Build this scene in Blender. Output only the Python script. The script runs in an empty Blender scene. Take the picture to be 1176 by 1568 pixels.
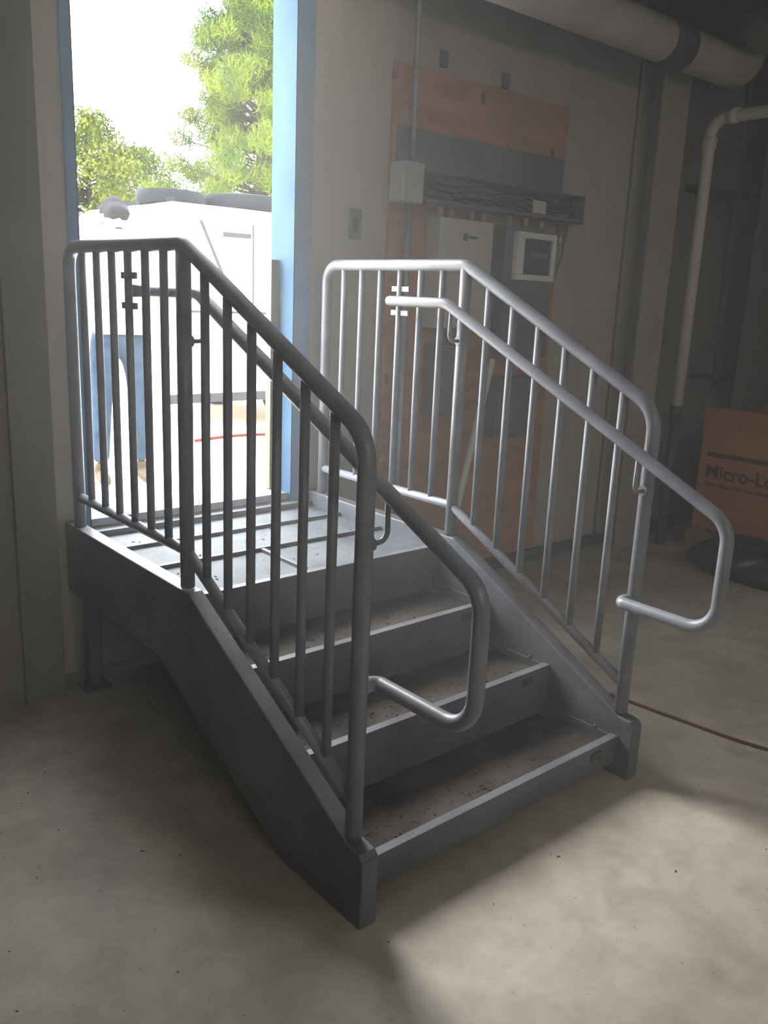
import bpy, bmesh, math, random
from mathutils import Vector, Matrix
random.seed(7)
scene=bpy.context.scene
V=Vector
# ------------------------------------------------------------ materials
def mat(name,col,rough=.6,metal=0.,noise=0.,scale=6.,col2=None,bump=0.,bscale=40.,detail=6.,spec=.5,emit=None):
    m=bpy.data.materials.new(name);m.use_nodes=True
    nt=m.node_tree;b=nt.nodes['Principled BSDF']
    b.inputs['Roughness'].default_value=rough;b.inputs['Metallic'].default_value=metal
    b.inputs['Specular IOR Level'].default_value=spec
    tc=nt.nodes.new('ShaderNodeTexCoord')
    if col2 is None: col2=tuple(min(1,c*(1+noise)) for c in col)
    n=nt.nodes.new('ShaderNodeTexNoise');n.inputs['Scale'].default_value=scale;n.inputs['Detail'].default_value=detail
    nt.links.new(tc.outputs['Object'],n.inputs['Vector'])
    r=nt.nodes.new('ShaderNodeValToRGB')
    r.color_ramp.elements[0].position=.35;r.color_ramp.elements[1].position=.65
    r.color_ramp.elements[0].color=(*col,1);r.color_ramp.elements[1].color=(*col2,1)
    nt.links.new(n.outputs['Fac'],r.inputs['Fac']);nt.links.new(r.outputs['Color'],b.inputs['Base Color'])
    if bump>0:
        n2=nt.nodes.new('ShaderNodeTexNoise');n2.inputs['Scale'].default_value=bscale;n2.inputs['Detail'].default_value=8
        nt.links.new(tc.outputs['Object'],n2.inputs['Vector'])
        bp=nt.nodes.new('ShaderNodeBump');bp.inputs['Strength'].default_value=bump;bp.inputs['Distance'].default_value=.01
        nt.links.new(n2.outputs['Fac'],bp.inputs['Height']);nt.links.new(bp.outputs['Normal'],b.inputs['Normal'])
    return m
def layer(m,scale,p0,p1,col,fac=.8,detail=6,stretch=(1,1,1)):
    nt=m.node_tree;b=nt.nodes['Principled BSDF'];src=b.inputs['Base Color'].links[0].from_socket
    tc=[n for n in nt.nodes if n.type=='TEX_COORD'][0]
    mp=nt.nodes.new('ShaderNodeMapping');mp.inputs['Scale'].default_value=stretch
    n=nt.nodes.new('ShaderNodeTexNoise');n.inputs['Scale'].default_value=scale;n.inputs['Detail'].default_value=detail;n.inputs['Roughness'].default_value=.65
    r=nt.nodes.new('ShaderNodeValToRGB');r.color_ramp.elements[0].position=p0;r.color_ramp.elements[1].position=p1
    r.color_ramp.elements[0].color=(*col,1);r.color_ramp.elements[1].color=(1,1,1,1)
    mx=nt.nodes.new('ShaderNodeMixRGB');mx.blend_type='MULTIPLY';mx.inputs['Fac'].default_value=fac
    nt.links.new(tc.outputs['Object'],mp.inputs['Vector']);nt.links.new(mp.outputs['Vector'],n.inputs['Vector'])
    nt.links.new(n.outputs['Fac'],r.inputs['Fac']);nt.links.new(src,mx.inputs['Color1']);nt.links.new(r.outputs['Color'],mx.inputs['Color2'])
    nt.links.new(mx.outputs['Color'],b.inputs['Base Color']);return m
def woodmat(name,c1,c2,axis_scale=(1.2,14,3)):
    m=bpy.data.materials.new(name);m.use_nodes=True;nt=m.node_tree;b=nt.nodes['Principled BSDF']
    tc=nt.nodes.new('ShaderNodeTexCoord');mp=nt.nodes.new('ShaderNodeMapping');mp.inputs['Scale'].default_value=axis_scale
    n=nt.nodes.new('ShaderNodeTexNoise');n.inputs['Scale'].default_value=2.2;n.inputs['Detail'].default_value=5;n.inputs['Distortion'].default_value=1.2
    r=nt.nodes.new('ShaderNodeValToRGB');r.color_ramp.elements[0].position=.3;r.color_ramp.elements[1].position=.7
    r.color_ramp.elements[0].color=(*c1,1);r.color_ramp.elements[1].color=(*c2,1)
    v=nt.nodes.new('ShaderNodeTexVoronoi');v.inputs['Scale'].default_value=3.1
    mp2=nt.nodes.new('ShaderNodeMapping');mp2.inputs['Scale'].default_value=(1.6,1,1)
    r2=nt.nodes.new('ShaderNodeValToRGB');r2.color_ramp.elements[0].position=.06;r2.color_ramp.elements[1].position=.12
    r2.color_ramp.elements[0].color=(.25,.18,.14,1);r2.color_ramp.elements[1].color=(1,1,1,1)
    mx=nt.nodes.new('ShaderNodeMixRGB');mx.blend_type='MULTIPLY';mx.inputs['Fac'].default_value=.8
    nt.links.new(tc.outputs['Object'],mp.inputs['Vector']);nt.links.new(mp.outputs['Vector'],n.inputs['Vector'])
    nt.links.new(tc.outputs['Object'],mp2.inputs['Vector']);nt.links.new(mp2.outputs['Vector'],v.inputs['Vector'])
    nt.links.new(n.outputs['Fac'],r.inputs['Fac']);nt.links.new(v.outputs['Distance'],r2.inputs['Fac'])
    nt.links.new(r.outputs['Color'],mx.inputs['Color1']);nt.links.new(r2.outputs['Color'],mx.inputs['Color2'])
    nt.links.new(mx.outputs['Color'],b.inputs['Base Color']);b.inputs['Roughness'].default_value=.7
    return m
M={}
M['paint']=mat('grey_primer_paint',(.075,.08,.093),.42,0,.0,3.5,(.135,.142,.158),.10,60)
layer(M['paint'],22,.30,.42,(.62,.60,.58),.75);layer(M['paint'],90,.30,.36,(.5,.47,.44),.6,3)
M['paint_rail']=mat('grey_rail_paint',(.18,.19,.215),.38,0,.0,8,(.25,.262,.29),.06,80)
layer(M['paint_rail'],45,.28,.38,(.7,.68,.66),.6,4)
M['pan']=mat('dusty_tread',(.035,.031,.030),.8,0,0,5,(.085,.074,.066),.35,50,spec=.25)
layer(M['pan'],9,.35,.5,(.55,.52,.5),.8,8,(.6,3,1));layer(M['pan'],30,.36,.46,(.55,.52,.5),.7,5)
M['landing']=mat('dusty_landing',(.065,.078,.095),.65,0,0,5,(.105,.115,.128),.2,60,spec=.3)
layer(M['landing'],12,.35,.5,(.6,.6,.6),.7,7)
M['floor']=mat('concrete_floor',(.34,.31,.262),.6,0,0,1.3,(.47,.437,.375),.15,30)
layer(M['floor'],7,.33,.6,(.70,.68,.65),.8,9);layer(M['floor'],38,.27,.33,(.45,.42,.38),.8,3)
layer(M['floor'],1.1,.38,.55,(.76,.74,.71),.85,4);layer(M['floor'],3,.30,.40,(.66,.62,.57),.7,8)
M['wall']=mat('painted_concrete_wall',(.42,.385,.345),.85,0,0,1.0,(.48,.445,.40),.1,25)
layer(M['wall'],2.2,.35,.6,(.86,.85,.84),.8,6,(2.5,1,.35))
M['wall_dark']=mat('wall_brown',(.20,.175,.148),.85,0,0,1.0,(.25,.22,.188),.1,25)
M['ceiling']=mat('ceiling_deck',(.14,.125,.115),.8,0,0,3,(.18,.165,.15))
M['steel_dark']=mat('dark_steel',(.08,.075,.075),.5,.3,0,5,(.11,.105,.10))
M['column']=mat('grey_brown_column',(.18,.165,.145),.7,0,0,2,(.23,.21,.185))
M['column2']=mat('painted_column',(.36,.33,.29),.75,0,0,2,(.42,.39,.34))
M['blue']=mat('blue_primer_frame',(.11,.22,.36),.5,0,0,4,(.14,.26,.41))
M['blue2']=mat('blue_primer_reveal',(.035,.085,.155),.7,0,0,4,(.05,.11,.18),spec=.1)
M['white']=mat('white_metal',(.75,.75,.73),.45,0,0,4,(.8,.8,.78))
M['pvc']=mat('white_pvc',(.66,.64,.59),.4,0,0,4,(.72,.70,.66))
M['insul']=mat('duct_insulation',(.46,.43,.39),.8,0,0,4,(.54,.51,.47),.2,20)
M['galv']=mat('galvanised',(.33,.34,.35),.4,.6,0,12,(.43,.44,.45))
M['gpanel']=mat('panel_grey',(.40,.40,.385),.45,.0,0,5,(.44,.44,.42))
M['dgpanel']=mat('panel_dark_grey',(.11,.12,.13),.5,.0,0,5,(.15,.16,.17))
M['cream']=mat('panel_cream',(.50,.48,.43),.5,0,0,4,(.54,.52,.47))
M['black']=mat('black_plastic',(.006,.007,.009),.7,0,0,5,(.010,.011,.014),spec=.05)
M['ply']=woodmat('plywood',(.34,.155,.070),(.47,.25,.135))
M['plank']=woodmat('pine_board',(.12,.09,.055),(.18,.135,.09),(10,10,1))
M['palletwood']=woodmat('pallet_wood',(.26,.20,.13),(.36,.28,.19),(3,3,3))
M['card']=mat('cardboard',(.42,.18,.08),.85,0,0,3,(.50,.23,.10))
M['cardprint']=mat('print_ink',(.10,.04,.025),.8)
M['red']=mat('red_cord',(.14,.02,.03),.5)
M['green']=mat('green_tape',(.04,.09,.05),.5)
M['ground']=mat('gravel_ground',(.62,.55,.44),.9,0,0,1.5,(.75,.69,.58),.3,15)
M['leaf']=mat('pine_needles',(.016,.040,.002),.6,0,0,1.2,(.085,.112,.004),spec=.1)
M['leaf2']=mat('broad_leaves',(.035,.058,.004),.6,0,0,1.2,(.10,.12,.010),spec=.1)
M['bark']=mat('bark',(.02,.014,.01),.9,0,0,8,(.035,.025,.018),.5,30,spec=.1)
M['vanwhite']=mat('white_vehicle_paint',(.80,.80,.78),.3,0,0,1,(.83,.83,.81))
M['vangrey']=mat('vehicle_grey_trim',(.03,.03,.032),.7,spec=.1)
M['glass']=mat('dark_glass',(.03,.04,.05),.08)
M['rubber']=mat('tyre_rubber',(.010,.010,.010),.9,spec=.1)
M['jeans']=mat('denim',(.014,.027,.05),.9,0,0,14,(.028,.047,.078),.2,90,spec=.1)
M['shirt']=mat('white_shirt',(.72,.72,.70),.85,0,0,6,(.8,.8,.78))
M['skin']=mat('skin',(.52,.36,.28),.5,0,0,10,(.58,.42,.33),spec=.2)
M['hair']=mat('brown_hair',(.012,.008,.006),.7,spec=.1)
M['hat']=mat('grey_cap',(.022,.022,.024),.95,spec=.02)
M['boot']=mat('brown_boot',(.06,.045,.03),.8,spec=.1)
M['hose']=mat('red_hose',(.07,.010,.006),.6,spec=.1)
M['bluebag']=mat('dark_bag',(.02,.025,.04),.35,0,0,4,(.03,.035,.055),.5,12)
# ------------------------------------------------------------ helpers
def link(o,parent=None):
    scene.collection.objects.link(o)
    if parent is not None: o.parent=parent
    return o
def empty(name,loc=(0,0,0)):
    e=bpy.data.objects.new(name,None);e.location=(0,0,0);link(e);return e
def mesh_obj(name,bm,material,parent=None,smooth=False,bevel=0.,solid=None):
    me=bpy.data.meshes.new(name);bmesh.ops.recalc_face_normals(bm,faces=bm.faces[:]);bm.to_mesh(me);bm.free()
    mats=material if isinstance(material,(list,tuple)) else [material]
    for m in mats: me.materials.append(m)
    if smooth:
        for p in me.polygons:p.use_smooth=True
    o=bpy.data.objects.new(name,me);link(o,parent)
    if bevel>0:
        md=o.modifiers.new('bev','BEVEL');md.width=bevel;md.segments=2;md.limit_method='ANGLE';md.angle_limit=math.radians(40)
    return o
def add_box(bm,x0,x1,y0,y1,z0,z1,mi=0):
    vs=[bm.verts.new((x,y,z)) for x in (x0,x1) for y in (y0,y1) for z in (z0,z1)]
    for f in [(0,1,3,2),(4,6,7,5),(0,4,5,1),(2,3,7,6),(0,2,6,4),(1,5,7,3)]:
        fc=bm.faces.new([vs[i] for i in f]);fc.material_index=mi
def boxes(name,lst,material,parent=None,bevel=0.):
    bm=bmesh.new()
    for b in lst: add_box(bm,*b)
    return mesh_obj(name,bm,material,parent,False,bevel)
def prism_x(name,poly,x0,x1,material,parent=None,bevel=0.):
    bm=bmesh.new()
    a=[bm.verts.new((x0,y,z)) for y,z in poly];b=[bm.verts.new((x1,y,z)) for y,z in poly]
    bm.faces.new(a);bm.faces.new(b[::-1]);n=len(poly)
    for i in range(n): bm.faces.new((a[i],a[(i+1)%n],b[(i+1)%n],b[i]))
    return mesh_obj(name,bm,material,parent,False,bevel)
def fillet(pts,r,seg=8):
    pts=[V(p) for p in pts];out=[pts[0]]
    for i in range(1,len(pts)-1):
        p,a,b=pts[i],pts[i-1],pts[i+1]
        rr=r[i] if isinstance(r,(list,tuple)) else r
        d1=(a-p);d2=(b-p);ang=d1.angle(d2)
        if rr<=0 or ang>3.1: out.append(p);continue
        t=min(rr/math.tan(ang/2),d1.length*.49,d2.length*.49);rad=t*math.tan(ang/2)
        d1.normalize();d2.normalize()
        s=p+d1*t;e=p+d2*t;bis=(d1+d2).normalized();c=p+bis*(rad/math.sin(ang/2))
        vs=s-c;ve=e-c;tot=vs.angle(ve);ax=vs.cross(ve).normalized()
        for k in range(seg+1): out.append(c+Matrix.Rotation(tot*k/seg,3,ax)@vs)
    out.append(pts[-1]);return out
def add_tube(bm,pts,r,n=18,cap=True,mi=0):
    pts=[V(p) for p in pts];rings=[]
    t0=(pts[1]-pts[0]).normalized();up=V((0,0,1)) if abs(t0.z)<.9 else V((1,0,0))
    nrm=t0.cross(up).normalized();prev=t0
    for i,p in enumerate(pts):
        if i==0:t=t0
        elif i==len(pts)-1:t=(pts[-1]-pts[-2]).normalized()
        else:t=((pts[i]-pts[i-1]).normalized()+(pts[i+1]-pts[i]).normalized()).normalized()
        q=prev.rotation_difference(t);nrm=q@nrm;prev=t;bi=t.cross(nrm)
        rr=r[i] if isinstance(r,(list,tuple)) else r
        rings.append([bm.verts.new(p+(nrm*math.cos(2*math.pi*k/n)+bi*math.sin(2*math.pi*k/n))*rr) for k in range(n)])
    for a,b in zip(rings,rings[1:]):
        for k in range(n):
            fc=bm.faces.new((a[k],a[(k+1)%n],b[(k+1)%n],b[k]));fc.smooth=True;fc.material_index=mi
    if cap:
        for rg in (rings[0],rings[-1]):
            fc=bm.faces.new(rg);fc.material_index=mi
def tubes(name,lst,material,parent=None,n=18):
    bm=bmesh.new()
    for pts,r in lst: add_tube(bm,pts,r,n)
    return mesh_obj(name,bm,material,parent)
# ------------------------------------------------------------ dimensions
R=.1401;D=.2956;W=1.1109;YM=.8384;YC=1.659;YF=.0183;ZT=1.6274;ZF=1.2148;ZL=4*R;YW=1.755;WT=.15
# ------------------------------------------------------------ room shell
DX0,DX1,DZ0,DZ1=.07,1.0,.575,2.78
XL,XR,YB,ZC=-3.2,5.4,-7.0,3.25
XS=3.35
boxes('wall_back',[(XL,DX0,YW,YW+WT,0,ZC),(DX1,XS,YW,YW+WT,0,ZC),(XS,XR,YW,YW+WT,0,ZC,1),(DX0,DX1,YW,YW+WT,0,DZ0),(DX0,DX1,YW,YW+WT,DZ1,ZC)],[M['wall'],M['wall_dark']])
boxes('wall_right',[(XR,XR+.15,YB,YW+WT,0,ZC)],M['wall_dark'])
boxes('wall_left',[(XL-.15,XL,YB,YW+WT,0,ZC)],M['wall'])
boxes('wall_front',[(XL-.15,XR+.15,YB-.15,YB,0,ZC)],M['wall'])
boxes('floor',[(XL-.15,XR+.15,YB-.15,YW+WT,-.12,0)],M['floor'])
ceil=boxes('ceiling',[(XL-.15,XR+.15,YB-.15,YW+WT,ZC,ZC+.12)],M['ceiling'])
boxes('joists',[(x,x+.08,YB,YW,ZC-.22,ZC-.002) for x in (-2.2,-.8,.6,2.0,3.4,4.8)]+[(x-.04,x+.12,YB,YW,ZC-.23,ZC-.2) for x in (-2.2,-.8,.6,2.0,3.4,4.8)],M['steel_dark'],ceil)
# door frame (blue primed steel)
d=empty('door_1')
boxes('jamb_right',[(DX1-.004,DX1+.086,YW-.012,YW-.001,0.575,DZ1+.08)],M['blue'],d,.002)
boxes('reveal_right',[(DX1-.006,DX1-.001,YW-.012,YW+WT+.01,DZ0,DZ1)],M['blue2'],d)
boxes('jamb_left',[(DX0-.035,DX0+.004,YW-.012,YW-.001,0.575,DZ1+.08)],M['blue'],d,.002)
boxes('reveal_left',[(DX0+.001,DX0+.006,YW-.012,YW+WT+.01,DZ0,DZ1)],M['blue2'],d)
boxes('head',[(DX0-.035,DX1+.086,YW-.014,YW-.002,DZ1,DZ1+.09)],M['blue'],d,.002)
boxes('threshold',[(DX0+.008,DX1-.008,YW+.0,YW+WT+.03,DZ0+.001,DZ0+.035)],M['galv'],d,.004)
boxes('wood_plank',[(DX1-.05,DX1-.012,YW+.09,YW+.13,DZ0+.037,1.62)],M['plank'],None,.002)
def hcol(name,x0,x1,y0,y1,z1,m,along='x'):
    t=.018
    return boxes(name,[(x0,x1,y0,y0+t,0,z1),(x0,x1,y1-t,y1,0,z1),((x0+x1)/2-t/2,(x0+x1)/2+t/2,y0+t,y1-t,0,z1)],m,None,.003)
boxes('steel_column',[(-.42,-.11,YW-.17,YW-.15,.0,ZC-.24),(-.42,-.40,YW-.15,YW-.005,.0,ZC-.24),(-.13,-.11,YW-.15,YW-.005,0,ZC-.24),(-.26,-.25,YW-.19,YW-.171,.0,ZC-.24)],M['column'],None,.003)
hcol('steel_column',3.36,3.62,YW-.17,YW-.005,ZC-.24,M['column2'])
hcol('steel_column',4.55,4.8,YW-.2,YW-.005,ZC-.24,M['column'])
boxes('baseboard_back',[(1.2,XR-.01,YW-.03,YW-.001,0,.07)],M['steel_dark'],None,.003)
# ------------------------------------------------------------ staircase
st=empty('steel_staircase')
prof=[(-.05,0),(-.05,.185),(-.035,.20),(.01,.205),(.795,.612),(1.742,.616),(1.742,.35),(1.0,.345),(.28,0)]
for n,x in (('stringer_left',0),('stringer_right',W)):
    prism_x(n,prof,x-.026,x+.026,M['paint'],st,.004)
for n,x in (('leg_left',0),('leg_right',W)):
    boxes(n,[(x-.025,x+.025,1.56,1.61,.012,.348),(x-.05,x+.05,1.53,1.64,0,.012)],M['paint'],st,.003)
x0,x1=.027,W-.027
for k in range(1,5):
    y=(k-1)*D;z=k*R
    y1=y+D if k<4 else 1.742
    zb=(k-1)*R-.035 if k>1 else .045
    prism_x('riser_%d'%k,[(y,z),(y+.028,z),(y+.028,z-.006),(y+.008,z-.006),(y+.012,zb),(y+.004,zb),(y,z-.012)],x0,x1,M['paint'],st,.0015)
    if k<4:
        boxes('tread_%d'%k,[(x0,x1,y+.009,y1+.004,z-.040,z-.034)],M['pan'],st)
        boxes('tread_lip_%d'%k,[(x0,x0+.006,y+.03,y1-.002,z-.034,z-.006),(x1-.006,x1,y+.03,y1-.002,z-.034,z-.006)],M['paint'],st)
        boxes('bracket_%d'%k,[(x1-.05,x1-.007,y1-.05,y1-.006,z-.0335,z-.027),(x1-.14,x1-.09,y+.0-.004,y-.0005,z-.045,z-.02)],M['steel_dark'],st)
boxes('landing_plate',[(x0,x1,3*D+.009,1.742,ZL-.020,ZL-.012)],M['landing'],st)
boxes('landing_stiffeners',[(x0,x1,3*D+.33,3*D+.345,ZL-.0118,ZL+.002),(x0,x1,3*D+.60,3*D+.615,ZL-.0118,ZL+.002),(.5,.515,3*D+.05,3*D+.329,ZL-.0118,ZL+.0),(x0,x1,1.70,1.742,ZL-.0118,ZL+.012)],M['paint'],st,.001)
bm=bmesh.new()
for k in range(1,4):
    for yy in (.09,.2):
        for xx in (W-.027,):
            add_tube(bm,[(xx,(k-1)*D+yy,k*R-.005),(xx-.008,(k-1)*D+yy,k*R-.005)],.008,6)
mesh_obj('bolts',bm,M['paint'],st)
def chips(bm,pts):
    for (x,y,z,s) in pts:
        a=random.uniform(0,3.14);l=s*random.uniform(1,3)
        p=[(x+math.cos(a)*l,y+math.sin(a)*l,z),(x-math.sin(a)*s,y+math.cos(a)*s,z),(x-math.cos(a)*l,y-math.sin(a)*l,z),(x+math.sin(a)*s,y-math.cos(a)*s,z)]
        vs=[bm.verts.new(q) for q in p];top=bm.verts.new((x,y,z+s))
        for i2 in range(4): bm.faces.new((vs[i2],vs[(i2+1)%4],top))
bm=bmesh.new();pts=[]
for i in range(420):
    k=random.choice([1,1,2,2,3,3,4]);y=(k-1)*D+random.uniform(.06,.26 if k<4 else .75);z=(k*R-.034) if k<4 else ZL-.012
    pts.append((random.uniform(.08,W-.08),y,z,random.uniform(.001,.005)))
chips(bm,pts)
mesh_obj('debris',bm,M['pan'],st)
bm=bmesh.new();pts=[]
for i in range(160):
    x=random.uniform(-1.2,2.2);y=random.uniform(-1.0,1.4)
    if -.1<x<1.2 and y>-.1: continue
    pts.append((x,y,0.0,random.uniform(.0008,.003)))
chips(bm,pts)
for a,b,c in (((-.52,-.42,.003),(-.50,-.40,.004),(-.505,-.385,.003)),((-.28,-.32,.003),(-.27,-.30,.004),(-.25,-.295,.003))):
    add_tube(bm,[a,b,c],.0018,6)
mesh_obj('floor_debris',bm,M['pan'],None)
# ------------------------------------------------------------ railings
SL=(ZT-ZF)/(YM-YF)
def slopez(ztop,y): return ztop-SL*(YM-y)
def railing(x,inner):
    e=empty('stair_railing')
    r=.0215
    ztop=ZT-r
    zs4=.6165;zs1=.213
    path=fillet([(x,YC,zs4),(x,YC,ztop),(x,YM,ztop),(x,YF,slopez(ztop,YF)),(x,YF,zs1)],[0,.07,.10,.11,0])
    tubes('frame',[(path,r)],M['paint_rail'],e)
    tubes('middle_post',[([(x,YM,.6165),(x,YM,ztop-.012)],r)],M['paint_rail'],e)
    zb4=.728;zb1=.306
    tubes('bottom_rail',[(fillet([(x,YC,zb4),(x,YM+.0,zb4),(x,YF,zb1)],.05),.0165)],M['paint_rail'],e)
    bal=[]
    for i in range(1,7):
        y=YM+(YC-YM)*i/7;bal.append(([(x,y,zb4),(x,y,ztop)],.0125))
    for i in range(1,7):
        y=YF+(YM-YF)*i/7;zb=zb1+(zb4-zb1)*i/7
        zt=slopez(ztop,y)
        if i==1: zt-=.01
        bal.append(([(x,y,zb),(x,y,zt)],.0125))
    tubes('balusters',bal,M['paint_rail'],e)
    h=x+inner*.062
    zh=1.4717;ye=-.2876;ze=.9158;zl=.597
    p=fillet([(x+inner*.014,1.19,zh),(h,1.19,zh),(h,YM+.03,zh),(h,ye,ze),(h,ye,zl),(h,YF+.02,zl),(x,YF+.0,zl)],[0,.03,.10,.085,.085,.05,0],10)
    tubes('handrail',[(p,.019)],M['paint_rail'],e)
    boxes('return_tabs',[(x-.004,x+.004,1.135,1.235,zh-.055,zh-.035),(x-.004,x+.004,1.135,1.235,zh+.035,zh+.055)],M['paint_rail'],e,.001)
    for j,(yb,zz) in enumerate(((YM-.0,zh-.015),(YF,slopez(zh,YF)+.005))):
        q=fillet([(x+inner*.015,yb,zz-.115),(h+inner*.006,yb,zz-.115),(h+inner*.003,yb,zz-.01)],[0,.04,0],8)
        tubes('bracket_%d'%(j+1),[(q,.0065),([(x+inner*.012,yb,zz-.115),(x+inner*.024,yb,zz-.115)],.016)],M['paint_rail'],e)
    return e
railing(0,1);railing(W,-1)
# ------------------------------------------------------------ electrical backboard
boxes('plywood_backboard',[(1.51,2.73,YW-.02,YW-.001,.08,2.487)],M['ply'],None,.002)
PY=YW-.021
w=empty('electrical_wireway')
bm=bmesh.new()
wx0,wx1=1.625,2.80
add_box(bm,wx0,wx1,PY-.10,PY-.0,1.905,1.912);add_box(bm,wx0,wx1,PY-.10,PY,2.04,2.047);add_box(bm,wx0,wx1,PY-.004,PY,1.912,2.04)
add_box(bm,wx1-.004,wx1,PY-.10,PY,1.912,2.04);add_box(bm,wx0,wx1,PY-.10,PY-.096,1.905,1.925)
mesh_obj('trough',bm,M['dgpanel'],w)
boxes('cover_panel',[(1.53,2.70,PY-.022,PY-.001,2.05,2.225)],M['dgpanel'],w,.002)
boxes('junction_box',[(1.50,1.62,PY-.10,PY-.0,1.90,2.07)],M['gpanel'],w,.003)
bm=bmesh.new()
for i in range(9):
    z=1.93+.01*i
    add_tube(bm,[(1.64+t*.14,PY-.045+.018*math.sin(t*1.7+i),z+.018*math.sin(t*1.3+i*2)) for t in range(0,9)],.004,6)
mesh_obj('wires',bm,M['black'],w)
boxes('labels',[(2.38,2.48,PY-.101,PY-.0965,1.93,1.99)],M['cream'],w)
pn=empty('electrical_panel')
boxes('cabinet',[(1.74,2.10,PY-.10,PY,1.35,1.855)],M['cream'],pn,.004)
boxes('cover',[(1.755,2.085,PY-.108,PY-.1005,1.365,1.84)],M['cream'],pn,.003)
tubes('badge',[([(1.90,PY-.1085,1.775),(1.90,PY-.111,1.775)],.018)],M['dgpanel'],pn)
boxes('logo',[(1.925,1.98,PY-.1105,PY-.1085,1.77,1.782)],M['dgpanel'],pn)
tubes('nipples',[([(a,PY-.06,1.856),(a,PY-.06,1.904)],.014) for a in (1.77,1.84,1.98,2.06)],M['galv'],pn)
ctl=empty('meter_cabinet')
boxes('cabinet',[(2.19,2.58,PY-.10,PY,1.20,1.855)],M['dgpanel'],ctl,.004)
bm=bmesh.new()
mx0,mx1,mz0,mz1=2.25,2.55,1.595,1.83;yy=PY-.101
add_box(bm,mx0,mx1,yy-.035,yy,mz0,mz0+.03);add_box(bm,mx0,mx1,yy-.035,yy,mz1-.03,mz1)
add_box(bm,mx0,mx0+.05,yy-.035,yy,mz0+.03,mz1-.03);add_box(bm,mx1-.03,mx1,yy-.035,yy,mz0+.03,mz1-.03)
mesh_obj('meter_frame',bm,M['white'],ctl,bevel=.003)
boxes('display',[(mx0+.05,mx1-.03,yy-.02,yy,mz0+.03,mz1-.03)],M['glass'],ctl)
boxes('display_stripe',[(mx0+.12,mx1-.05,yy-.024,yy-.0205,mz0+.12,mz0+.14)],M['galv'],ctl)
tubes('nipples',[([(a,PY-.06,1.856),(a,PY-.06,1.904)],.016) for a in (2.25,2.37,2.5)],M['galv'],ctl)
bm=bmesh.new()
add_tube(bm,fillet([(2.70,PY-.03,1.90),(2.70,PY-.03,1.80),(2.63,PY-.05,1.70),(2.582,PY-.05,1.66)],.03),.013)
add_tube(bm,fillet([(2.76,PY-.03,1.90),(2.74,PY-.03,1.74),(2.66,PY-.05,1.62),(2.582,PY-.05,1.60)],.03),.010)
mesh_obj('flex_conduit',bm,M['galv'],ctl)
lp=empty('disconnect_box')
boxes('cabinet',[(1.77,1.98,PY-.08,PY,.92,1.27)],M['dgpanel'],lp,.004)
boxes('cover',[(1.78,1.97,PY-.086,PY-.0805,.935,1.255)],M['dgpanel'],lp,.003)
boxes('handle',[(1.981,2.00,PY-.06,PY-.03,1.05,1.13)],M['black'],lp,.003)
tubes('nipple',[([(1.88,PY-.05,1.271),(1.88,PY-.05,1.348)],.014)],M['galv'],lp)
lb=empty('control_box')
boxes('cabinet',[(2.24,2.55,PY-.07,PY,.78,1.10)],M['dgpanel'],lb,.004)
boxes('cover',[(2.25,2.54,PY-.076,PY-.0705,.79,1.09)],M['dgpanel'],lb,.003)
tubes('nipple',[([(2.4,PY-.04,1.101),(2.4,PY-.04,1.198)],.014)],M['galv'],lb)
tubes('electrical_conduit',[([(1.59,PY-.05,2.072),(1.59,PY-.05,3.0),(1.59,PY-.05,ZC-.01)],.011)],M['galv'])
tubes('electrical_conduit',[([(1.585,PY-.05,1.899),(1.585,PY-.05,.3),(1.585,PY-.05,.0)],.016)],M['galv'])
def plate(name,x,z,w_,h_,m,yb):
    e=empty(name)
    boxes('plate',[(x-w_/2,x+w_/2,yb-.008,yb,z-h_/2,z+h_/2)],m,e,.002)
    boxes('insert',[(x-w_/5,x+w_/5,yb-.011,yb-.0082,z-h_/4,z+h_/4)],M['black'],e)
plate('switch_box',1.325,1.79,.07,.13,M['dgpanel'],YW-.001)
for x,z in ((1.81,2.55),(2.23,2.53)):
    boxes('mounting_clip',[(x-.02,x+.02,YW-.02,YW-.001,z-.035,z+.035)],M['dgpanel'],None,.002)
tubes('pvc_pipe',[([(2.12,1.60,1.20),(1.76,1.55,0.012)],.018)],M['pvc'])
# ------------------------------------------------------------ pipes
dr=empty('drain_pipe')
tubes('lower_pipe',[([(3.74,1.5,.0),(3.74,1.5,.80)],.028)],M['steel_dark'],dr)
bm=bmesh.new()
add_tube(bm,fillet([(3.74,1.5,.8),(3.74,1.5,2.56),(3.74,-6.5,2.60)],.10),.034)
add_tube(bm,[(3.74,1.5,2.40),(3.74,1.5,2.46)],.042);add_tube(bm,[(3.74,1.40,2.563),(3.74,1.34,2.563)],.042)
mesh_obj('upper_pipe',bm,M['pvc'],dr)
tubes('coupling',[([(3.74,1.5,.80),(3.74,1.5,.90)],.038)],M['green'],dr)
dp=empty('insulated_duct_pipe')
tubes('pipe',[(fillet([(XL+.1,1.42,2.82),(3.90,1.42,2.82),(3.90,1.42,3.24)],.16),.105)],M['insul'],dp,32)
tubes('collar',[([(3.02,1.42,2.82),(3.20,1.42,2.82)],.118)],M['steel_dark'],dp,32)
tubes('hanger',[([(3.11,1.42,2.93),(3.11,1.42,3.24)],.012)],M['steel_dark'],dp)
dp=empty('insulated_duct_pipe')
tubes('pipe',[([(1.2,.78,3.02),(5.3,.78,3.02)],.13)],M['insul'],dp,32)
tubes('collar',[([(3.0,.78,3.02),(3.1,.78,3.02)],.137)],M['steel_dark'],dp,32)
boxes('wall_strut',[(3.95,4.5,YW-.06,YW-.001,2.2,2.24),(4.2,4.24,YW-.3,YW-.001,2.16,2.2)],M['steel_dark'],None)
vb=empty('wall_valve')
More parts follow.
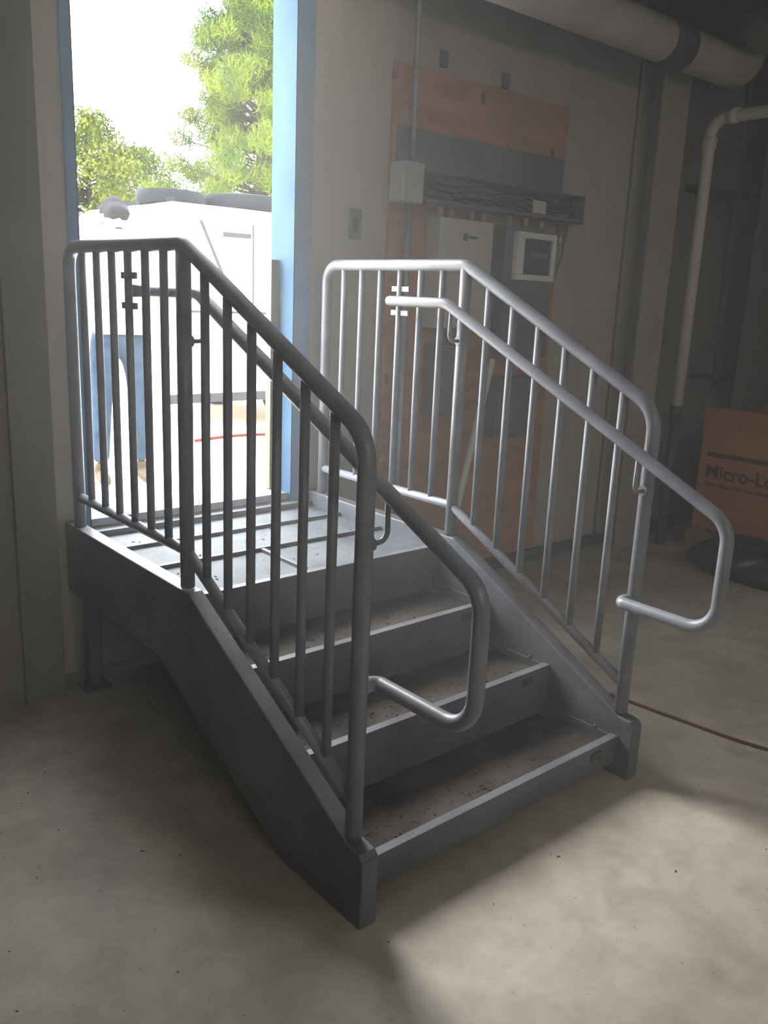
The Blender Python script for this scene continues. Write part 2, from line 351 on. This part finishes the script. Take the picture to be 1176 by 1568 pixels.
tubes('pipe',[([(4.3,YW-.002,1.05),(4.3,YW-.22,1.05)],.02),([(4.3,YW-.18,.98),(4.3,YW-.18,1.25)],.022)],M['steel_dark'],vb)
tubes('wheel',[([(4.3+.07*math.cos(a*math.pi/8),YW-.18+.07*math.sin(a*math.pi/8),1.26) for a in range(17)],.008)],M['steel_dark'],vb)
# ------------------------------------------------------------ box, bag, cord
pl=empty('wood_pallet')
boxes('deck',[(3.84,4.55,.54+.145*i,.64+.145*i,.115,.135) for i in range(6)],M['palletwood'],pl)
boxes('runners',[(3.86+.31*i,3.92+.31*i,.54,1.40,0.0,.114) for i in range(3)],M['palletwood'],pl)
cb=empty('cardboard_box')
bx0,bx1,by0,by1,bz0,bz1=3.86,4.5,.55,1.37,.136,.78
boxes('carton',[(bx0,bx1,by0,by1,bz0,bz1)],M['card'],cb,.006)
bm=bmesh.new()
def quad(bm,a,b,c,d_): bm.faces.new([bm.verts.new(q) for q in (a,b,c,d_)])
quad(bm,(bx0,by0,bz1),(bx0,by1,bz1),(bx0-.06,by1-.02,bz1+.13),(bx0-.06,by0+.02,bz1+.13))
quad(bm,(bx1,by0,bz1),(bx1,by1,bz1),(bx1+.12,by1-.02,bz1+.1),(bx1+.12,by0+.02,bz1+.1))
o=mesh_obj('flaps',bm,M['card'],cb);sm=o.modifiers.new('s','SOLIDIFY');sm.thickness=.005
def text(name,body,size,loc,rot,m,parent):
    c=bpy.data.curves.new(name,'FONT');c.body=body;c.size=size;c.extrude=.0008;c.offset=.002
    o=bpy.data.objects.new(name,c);o.location=loc;o.rotation_euler=rot;c.materials.append(m);link(o,parent);return o
text('print_title','Micro-Lok',.12,(bx0-.002,by1-.05,.47),(math.pi/2,0,-math.pi/2),M['cardprint'],cb)
o=text('print_sub','Fiber Glass Pipe Insulation',.04,(bx0-.002,by1-.05,.415),(math.pi/2,0,-math.pi/2),M['cardprint'],cb);o.data.offset=.0005
boxes('print_band',[(bx0-.0015,bx0-.0002,by0+.05,by1-.05,.60,.63)],M['cardprint'],cb)
bm=bmesh.new();bmesh.ops.create_icosphere(bm,subdivisions=4,radius=1)
for v in bm.verts:
    n=1+.06*math.sin(7*v.co.x+3*v.co.y)+.05*math.sin(9*v.co.y+5*v.co.z)
    v.co=V((3.58+v.co.x*.22*n,.74+v.co.y*.42*n,max(0.0,.07+v.co.z*.15*n)))
mesh_obj('plastic_bag',bm,M['bluebag'],None,True)
cord=[(2.0,1.5,.008),(1.65,1.05,.008),(1.52,.7,.008),(1.57,.36,.008),(1.60,.1,.008),(1.66,-.24,.008),(1.85,-.6,.008),(2.3,-1.0,.008)]
def catmull(p,n=8):
    p=[V(q) for q in p];out=[]
    for i in range(len(p)-1):
        a=p[max(0,i-1)];b=p[i];c=p[i+1];e=p[min(len(p)-1,i+2)]
        for k in range(n):
            t=k/n;out.append(.5*((2*b)+(c-a)*t+(2*a-5*b+4*c-e)*t*t+(3*b-a-3*c+e)*t**3))
    out.append(p[-1]);return out
tubes('extension_cord',[(catmull(cord),.005)],M['red'])
# ------------------------------------------------------------ outdoors
GZ=.24
boxes('ground_outside',[(-60,80,YW+WT+.005,120,GZ-.3,GZ)],M['ground'])
tubes('garden_hose',[(catmull([(2.3,5.02,GZ+.012),(2.8,5.1,GZ+.012),(3.6,4.9,GZ+.012),(4.4,5.1,GZ+.012)]),.014)],M['hose'])
van=empty('work_van')
vy0,vy1=5.5,7.35
def prism_y(name,poly,y0,y1,material,parent,bevel=0):
    bm=bmesh.new()
    a=[bm.verts.new((x,y0,z)) for x,z in poly];b=[bm.verts.new((x,y1,z)) for x,z in poly]
    bm.faces.new(a);bm.faces.new(b[::-1]);n=len(poly)
    for i in range(n): bm.faces.new((a[i],a[(i+1)%n],b[(i+1)%n],b[i]))
    return mesh_obj(name,bm,material,parent,False,bevel)
prism_y('body',[(2.2,.60),(2.2,1.9),(2.28,2.10),(2.4,2.18),(5.6,2.18),(6.4,1.45),(7.0,1.3),(7.1,.95),(7.1,.50),(2.25,.50)],vy0,vy1,M['vanwhite'],van,.05)
bm=bmesh.new()
for xx in (3.15,4.2,5.3): add_box(bm,xx,xx+.015,vy0-.004,vy0-.0005,.7,2.05)
add_box(bm,2.4,6.5,vy0-.006,vy0-.0005,1.28,1.30)
add_box(bm,2.85,3.12,vy0-.03,vy0-.001,1.93,1.97)
mesh_obj('seams',bm,M['vangrey'],van)
prism_y('rear_trim_line',[(2.62,2.05),(2.65,2.05),(3.0,1.32),(2.97,1.32)],vy0-.005,vy0-.0005,M['vangrey'],van)
prism_y('side_window',[(4.35,1.4),(4.35,1.95),(5.5,1.95),(6.0,1.45)],vy0-.006,vy0-.0005,M['glass'],van)
bm=bmesh.new()
for xx in (3.75,6.3):
    for y in (vy0+.02,vy1-.25): add_tube(bm,[(xx,y,GZ+.34),(xx,y+.24,GZ+.34)],.34,28)
mesh_obj('tyres',bm,M['rubber'],van)
bm=bmesh.new()
for xx in (3.75,6.3): add_tube(bm,[(xx,vy0+.005,GZ+.34),(xx,vy0+.03,GZ+.34)],.19,20)
mesh_obj('hubs',bm,M['galv'],van)
bm=bmesh.new()
add_tube(bm,[(2.62,6.0,2.19),(2.62,6.0,2.30),(2.62,6.0,2.31)],[.30,.30,.22],24)
add_tube(bm,[(3.35,5.95,2.19),(3.35,5.95,2.31),(3.35,5.95,2.33)],[.42,.42,.30],24)
add_tube(bm,[(4.3,5.95,2.19),(4.3,5.95,2.31),(4.3,5.95,2.33)],[.42,.42,.30],24)
for xx in (2.45,3.2,4.0): add_box(bm,xx,xx+.04,5.6,7.2,2.181,2.23)
mesh_obj('roof_rack_drums',bm,M['black'],van)
boxes('sill_trim',[(2.3,7.0,vy0-.02,vy0-.001,.50,.58)],M['vangrey'],van,.005)
# trees
def leafblob(verts,faces,c,rad,n,ls,needle):
    for _ in range(n):
        d_=V((random.gauss(0,1),random.gauss(0,1),random.gauss(0,1))).normalized()
        p=c+V((d_.x*rad[0],d_.y*rad[0],d_.z*rad[1]))*random.uniform(.35,1)
        ax=V((random.gauss(0,1),random.gauss(0,1),random.gauss(0,1)+(.6 if needle else 0))).normalized()
        s=ax.cross(V((random.random(),random.random(),random.random()+.1))).normalized()
        L=ls*random.uniform(.7,1.3);wd=L*(.15 if needle else .6)
        i=len(verts)
        verts.extend([p-s*wd*.5,p+s*wd*.5,p+ax*L+s*wd*.15,p+ax*L-s*wd*.15]);faces.append((i,i+1,i+2,i+3))
def tree(name,x,y,h,rb,kind,nb,m):
    e=empty(name)
    bm=bmesh.new()
    add_tube(bm,[(x,y,GZ),(x+.05,y,GZ+h*.5),(x,y,GZ+h*.97)],[h*.022,h*.014,h*.004],10)
    verts=[];faces=[]
    for i in range(nb):
        t=random.uniform(.06,1)**.9
        if kind=='pine': rr=rb*(1-t)**.75*(.75+.35*math.sin(i*1.7))+.15
        else: rr=rb*math.sqrt(max(.05,1-(2*t-1)**2))
        z=GZ+h*(.08+.92*t) if kind=='pine' else GZ+h*(.15+.8*t)
        a=random.uniform(0,2*math.pi);q=random.uniform(.25,1.0)**.5
        c=V((x+math.cos(a)*rr*q,y+math.sin(a)*rr*q,z))
        add_tube(bm,[(x,y,z-.25*rr*q),tuple(c)],[.03,.01],5)
        leafblob(verts,faces,c,(.36,.25) if kind=='pine' else (.5,.38),250 if kind=='pine' else 120,.16 if kind=='pine' else .10,kind=='pine')
    mesh_obj('trunk_and_branches',bm,M['bark'],e)
    me=bpy.data.meshes.new('foliage');me.from_pydata(verts,[],faces);me.materials.append(m)
    link(bpy.data.objects.new('foliage',me),e)
tree('pine_tree',10.55,17.0,8.6,3.5,'pine',360,M['leaf'])
tree('pine_tree',16.6,21.5,9.0,2.8,'pine',120,M['leaf'])
for i,(x,y,h,r_) in enumerate([(9.3,24,6.0,1.4),(11.9,26,5.6,1.6),(6.2,24,6.6,1.6)]):
    tree('broadleaf_tree',x,y,h,r_,'broad',130,M['leaf2'])
# ------------------------------------------------------------ person
def skin(name,vs,es,rs,m,parent,sub=2,root=0):
    me=bpy.data.meshes.new(name);me.from_pydata([V(v) for v in vs],es,[]);me.materials.append(m)
    o=bpy.data.objects.new(name,me);link(o,parent)
    o.modifiers.new('skin','SKIN')
    sv=me.skin_vertices[0].data if me.skin_vertices else None
    if sv is None:
        bpy.context.view_layer.objects.active=o;sv=me.skin_vertices[0].data
    for i,r_ in enumerate(rs):
        sv[i].radius=(r_,r_) if not isinstance(r_,tuple) else r_
        sv[i].use_root=(i==root)
    md=o.modifiers.new('sub','SUBSURF');md.levels=sub;md.render_levels=sub
    o.modifiers['skin'].use_smooth_shade=True
    return o
def person(loc,yawr):
    e=empty('person');e.location=loc;e.rotation_euler=(0,0,yawr)
    skin('jeans',[(0,0,.95),(0,0,1.03),(.10,0,.86),(.12,-.02,.50),(.13,.02,.12),(-.10,0,.86),(-.12,-.02,.50),(-.13,.02,.12)],
         [(0,1),(0,2),(2,3),(3,4),(0,5),(5,6),(6,7)],[(.15,.11),(.145,.11),.092,.066,.055,.092,.066,.055],M['jeans'],e)
    skin('shirt',[(0,0,1.08),(0,0,1.0),(0,-.01,1.25),(0,0,1.40),(0,0,1.47),(.17,0,1.41),(.24,.0,1.20),(-.17,0,1.41),(-.24,.0,1.20)],
         [(0,1),(0,2),(2,3),(3,4),(3,5),(5,6),(3,7),(7,8)],[(.15,.11),(.15,.112),(.165,.12),(.13,.09),.055,.07,.055,.07,.055],M['shirt'],e)
    skin('neck',[(0,0,1.44),(0,-.01,1.55)],[(0,1)],[.05,.05],M['skin'],e)
    for s in (1,-1):
        n='left' if s==1 else 'right'
        skin('arm_'+n,[(.235*s,0,1.22),(.26*s,.01,1.10),(.25*s,-.05,.90),(.248*s,-.06,.86)],[(0,1),(1,2),(2,3)],[.043,.040,.028,.027],M['skin'],e)
        skin('palm_'+n,[(.248*s,-.06,.87),(.246*s,-.065,.82),(.244*s,-.07,.785)],[(0,1),(1,2)],[(.024,.024),(.018,.035),(.016,.038)],M['skin'],e)
        for i,(dy,l) in enumerate(((-.03,.07),(-.01,.08),(.01,.075),(.03,.058))):
            y=-.07+dy
            skin('finger_%s_%d'%(n,i+1),[(.244*s,y,.79),(.242*s,y,.79-.5*l),(.234*s,y-.003,.79-.8*l),(.225*s,y-.005,.79-l)],[(0,1),(1,2),(2,3)],[.009,.0085,.008,.007],M['skin'],e,1)
        skin('thumb_'+n,[(.244*s,-.085,.835),(.238*s,-.115,.81),(.232*s,-.125,.78)],[(0,1),(1,2)],[.012,.010,.008],M['skin'],e,1)
        skin('boot_'+n,[(.13*s,.02,.14),(.13*s,.02,.05),(.135*s,-.08,.042),(.14*s,-.16,.036)],[(0,1),(1,2),(2,3)],[.052,.045,.042,.034],M['boot'],e)
    bm=bmesh.new();bmesh.ops.create_uvsphere(bm,u_segments=24,v_segments=18,radius=1)
    for v in bm.verts:
        c=v.co.copy();k=1-.22*max(0,-c.z)
        yy=c.y*.098
        if c.y<-.6 and abs(c.x)<.25 and -.35<c.z<.15: yy-=.02*(1-abs(c.x)/.25)
        v.co=V((c.x*.078*k,yy-.01,1.635+c.z*.118))
    mesh_obj('head',bm,M['skin'],e,True)
    bm=bmesh.new()
    for s in (1,-1):
        b2=bmesh.ops.create_uvsphere(bm,u_segments=8,v_segments=6,radius=.012)
        for v in b2['verts']: v.co=V((v.co.x+s*.03,v.co.y*.6-.098,v.co.z*.6+1.645))
    add_box(bm,-.022,.022,-.108,-.098,1.575,1.581)
    mesh_obj('eyes_and_mouth',bm,M['hair'],e,True)
    bm=bmesh.new()
    for s in (1,-1):
        b2=bmesh.ops.create_uvsphere(bm,u_segments=8,v_segments=8,radius=.028)
        for v in b2['verts']: v.co=V((v.co.x*.35+s*.079,v.co.y*.6+.0,v.co.z+1.635))
    mesh_obj('ears',bm,M['skin'],e,True)
    bm=bmesh.new();bmesh.ops.create_uvsphere(bm,u_segments=24,v_segments=16,radius=1)
    for v in bm.verts:
        c=v.co; v.co=V((c.x*.086,c.y*.105-.002,1.668+max(c.z,-.05)*.10))
    add_tube(bm,[(0,-.05,1.67),(0,-.17,1.662)],[.08,.055],12)
    for v in bm.verts:
        if v.co.y<-.06 and v.co.z<1.75 and abs(v.co.z-1.665)<.09 and v.co.y<-.1: v.co.z=1.665+(v.co.z-1.665)*.12
    mesh_obj('cap',bm,M['hat'],e,True)
    bm=bmesh.new();bmesh.ops.create_uvsphere(bm,u_segments=20,v_segments=14,radius=1)
    for v in bm.verts:
        c=v.co; v.co=V((c.x*.082,max(c.y,-.1)*.10+.004,1.645+c.z*.09))
    mesh_obj('hair',bm,M['hair'],e,True)
person((1.16,3.90,GZ),math.radians(-10))
# ------------------------------------------------------------ haze volume added to the room, stands in for lens glare
vm=bpy.data.materials.new('glare_haze');vm.use_nodes=True;nt=vm.node_tree
nt.nodes.remove(nt.nodes['Principled BSDF'])
vs=nt.nodes.new('ShaderNodeVolumeScatter');vs.inputs['Density'].default_value=.043;vs.inputs['Anisotropy'].default_value=.5
vs.inputs['Color'].default_value=(1,.97,.93,1)
nt.links.new(vs.outputs['Volume'],nt.nodes['Material Output'].inputs['Volume'])
boxes('glare_haze',[(XL+.005,XR-.005,YB+.005,YW+.01,.003,ZC-.003)],vm)
# ------------------------------------------------------------ lights / world
wd=bpy.data.worlds.new('World');scene.world=wd;wd.use_nodes=True
nt=wd.node_tree;bg=nt.nodes['Background']
bg.inputs['Color'].default_value=(.92,.96,1.0,1);bg.inputs['Strength'].default_value=13.0
def light(name,typ,loc,rot,energy,col,**k):
    l=bpy.data.lights.new(name,typ);l.energy=energy;l.color=col
    for a,b in k.items(): setattr(l,a,b)
    o=bpy.data.objects.new(name,l);o.location=loc;o.rotation_euler=rot;link(o);return o
s=light('sun','SUN',(0,0,20),(0,0,0),5.5,(1,.95,.86),angle=math.radians(38))
dv=V((-.05,math.cos(math.radians(41)),math.sin(math.radians(41)))).normalized();s.rotation_euler=dv.to_track_quat('Z','Y').to_euler()
light('fill_light','AREA',(-1.2,-4.2,3.0),(math.radians(25),0,0),50,(1,.93,.84),shape='RECTANGLE',size=3.0,size_y=1.0)  # added fill behind the camera to lift the room, not an actual fixture
light('fill_light','AREA',(3.0,-2.6,3.0),(math.radians(20),0,0),12,(1,.90,.78),shape='RECTANGLE',size=1.6,size_y=.6)  # second added fill, brightens the right wall, pipe and carton
p=light('door_portal','AREA',(.535,YW+WT+.02,1.68),(math.radians(-90),0,0),1,(1,1,1),shape='RECTANGLE',size=.93,size_y=2.2)
p.data.cycles.is_portal=True
# ------------------------------------------------------------ camera
C=V((-1.1835,-1.399,1.4878));yaw,pitch,roll,f=.7179,.2446,.0427,1323.42
fw=V((math.sin(yaw)*math.cos(pitch),math.cos(yaw)*math.cos(pitch),-math.sin(pitch)))
rr=V((math.cos(yaw),-math.sin(yaw),0));uu=rr.cross(fw)
r2=rr*math.cos(roll)+uu*math.sin(roll);u2=-rr*math.sin(roll)+uu*math.cos(roll)
cam=bpy.data.cameras.new('camera');co=bpy.data.objects.new('camera',cam);link(co)
cam.sensor_fit='HORIZONTAL';cam.sensor_width=36;cam.lens=36*f/1176
mw=Matrix(((r2.x,u2.x,-fw.x,C.x),(r2.y,u2.y,-fw.y,C.y),(r2.z,u2.z,-fw.z,C.z),(0,0,0,1)))
co.matrix_world=mw;cam.clip_end=500
scene.camera=co
scene.view_settings.view_transform='Standard';scene.view_settings.look='None';scene.view_settings.exposure=0.48
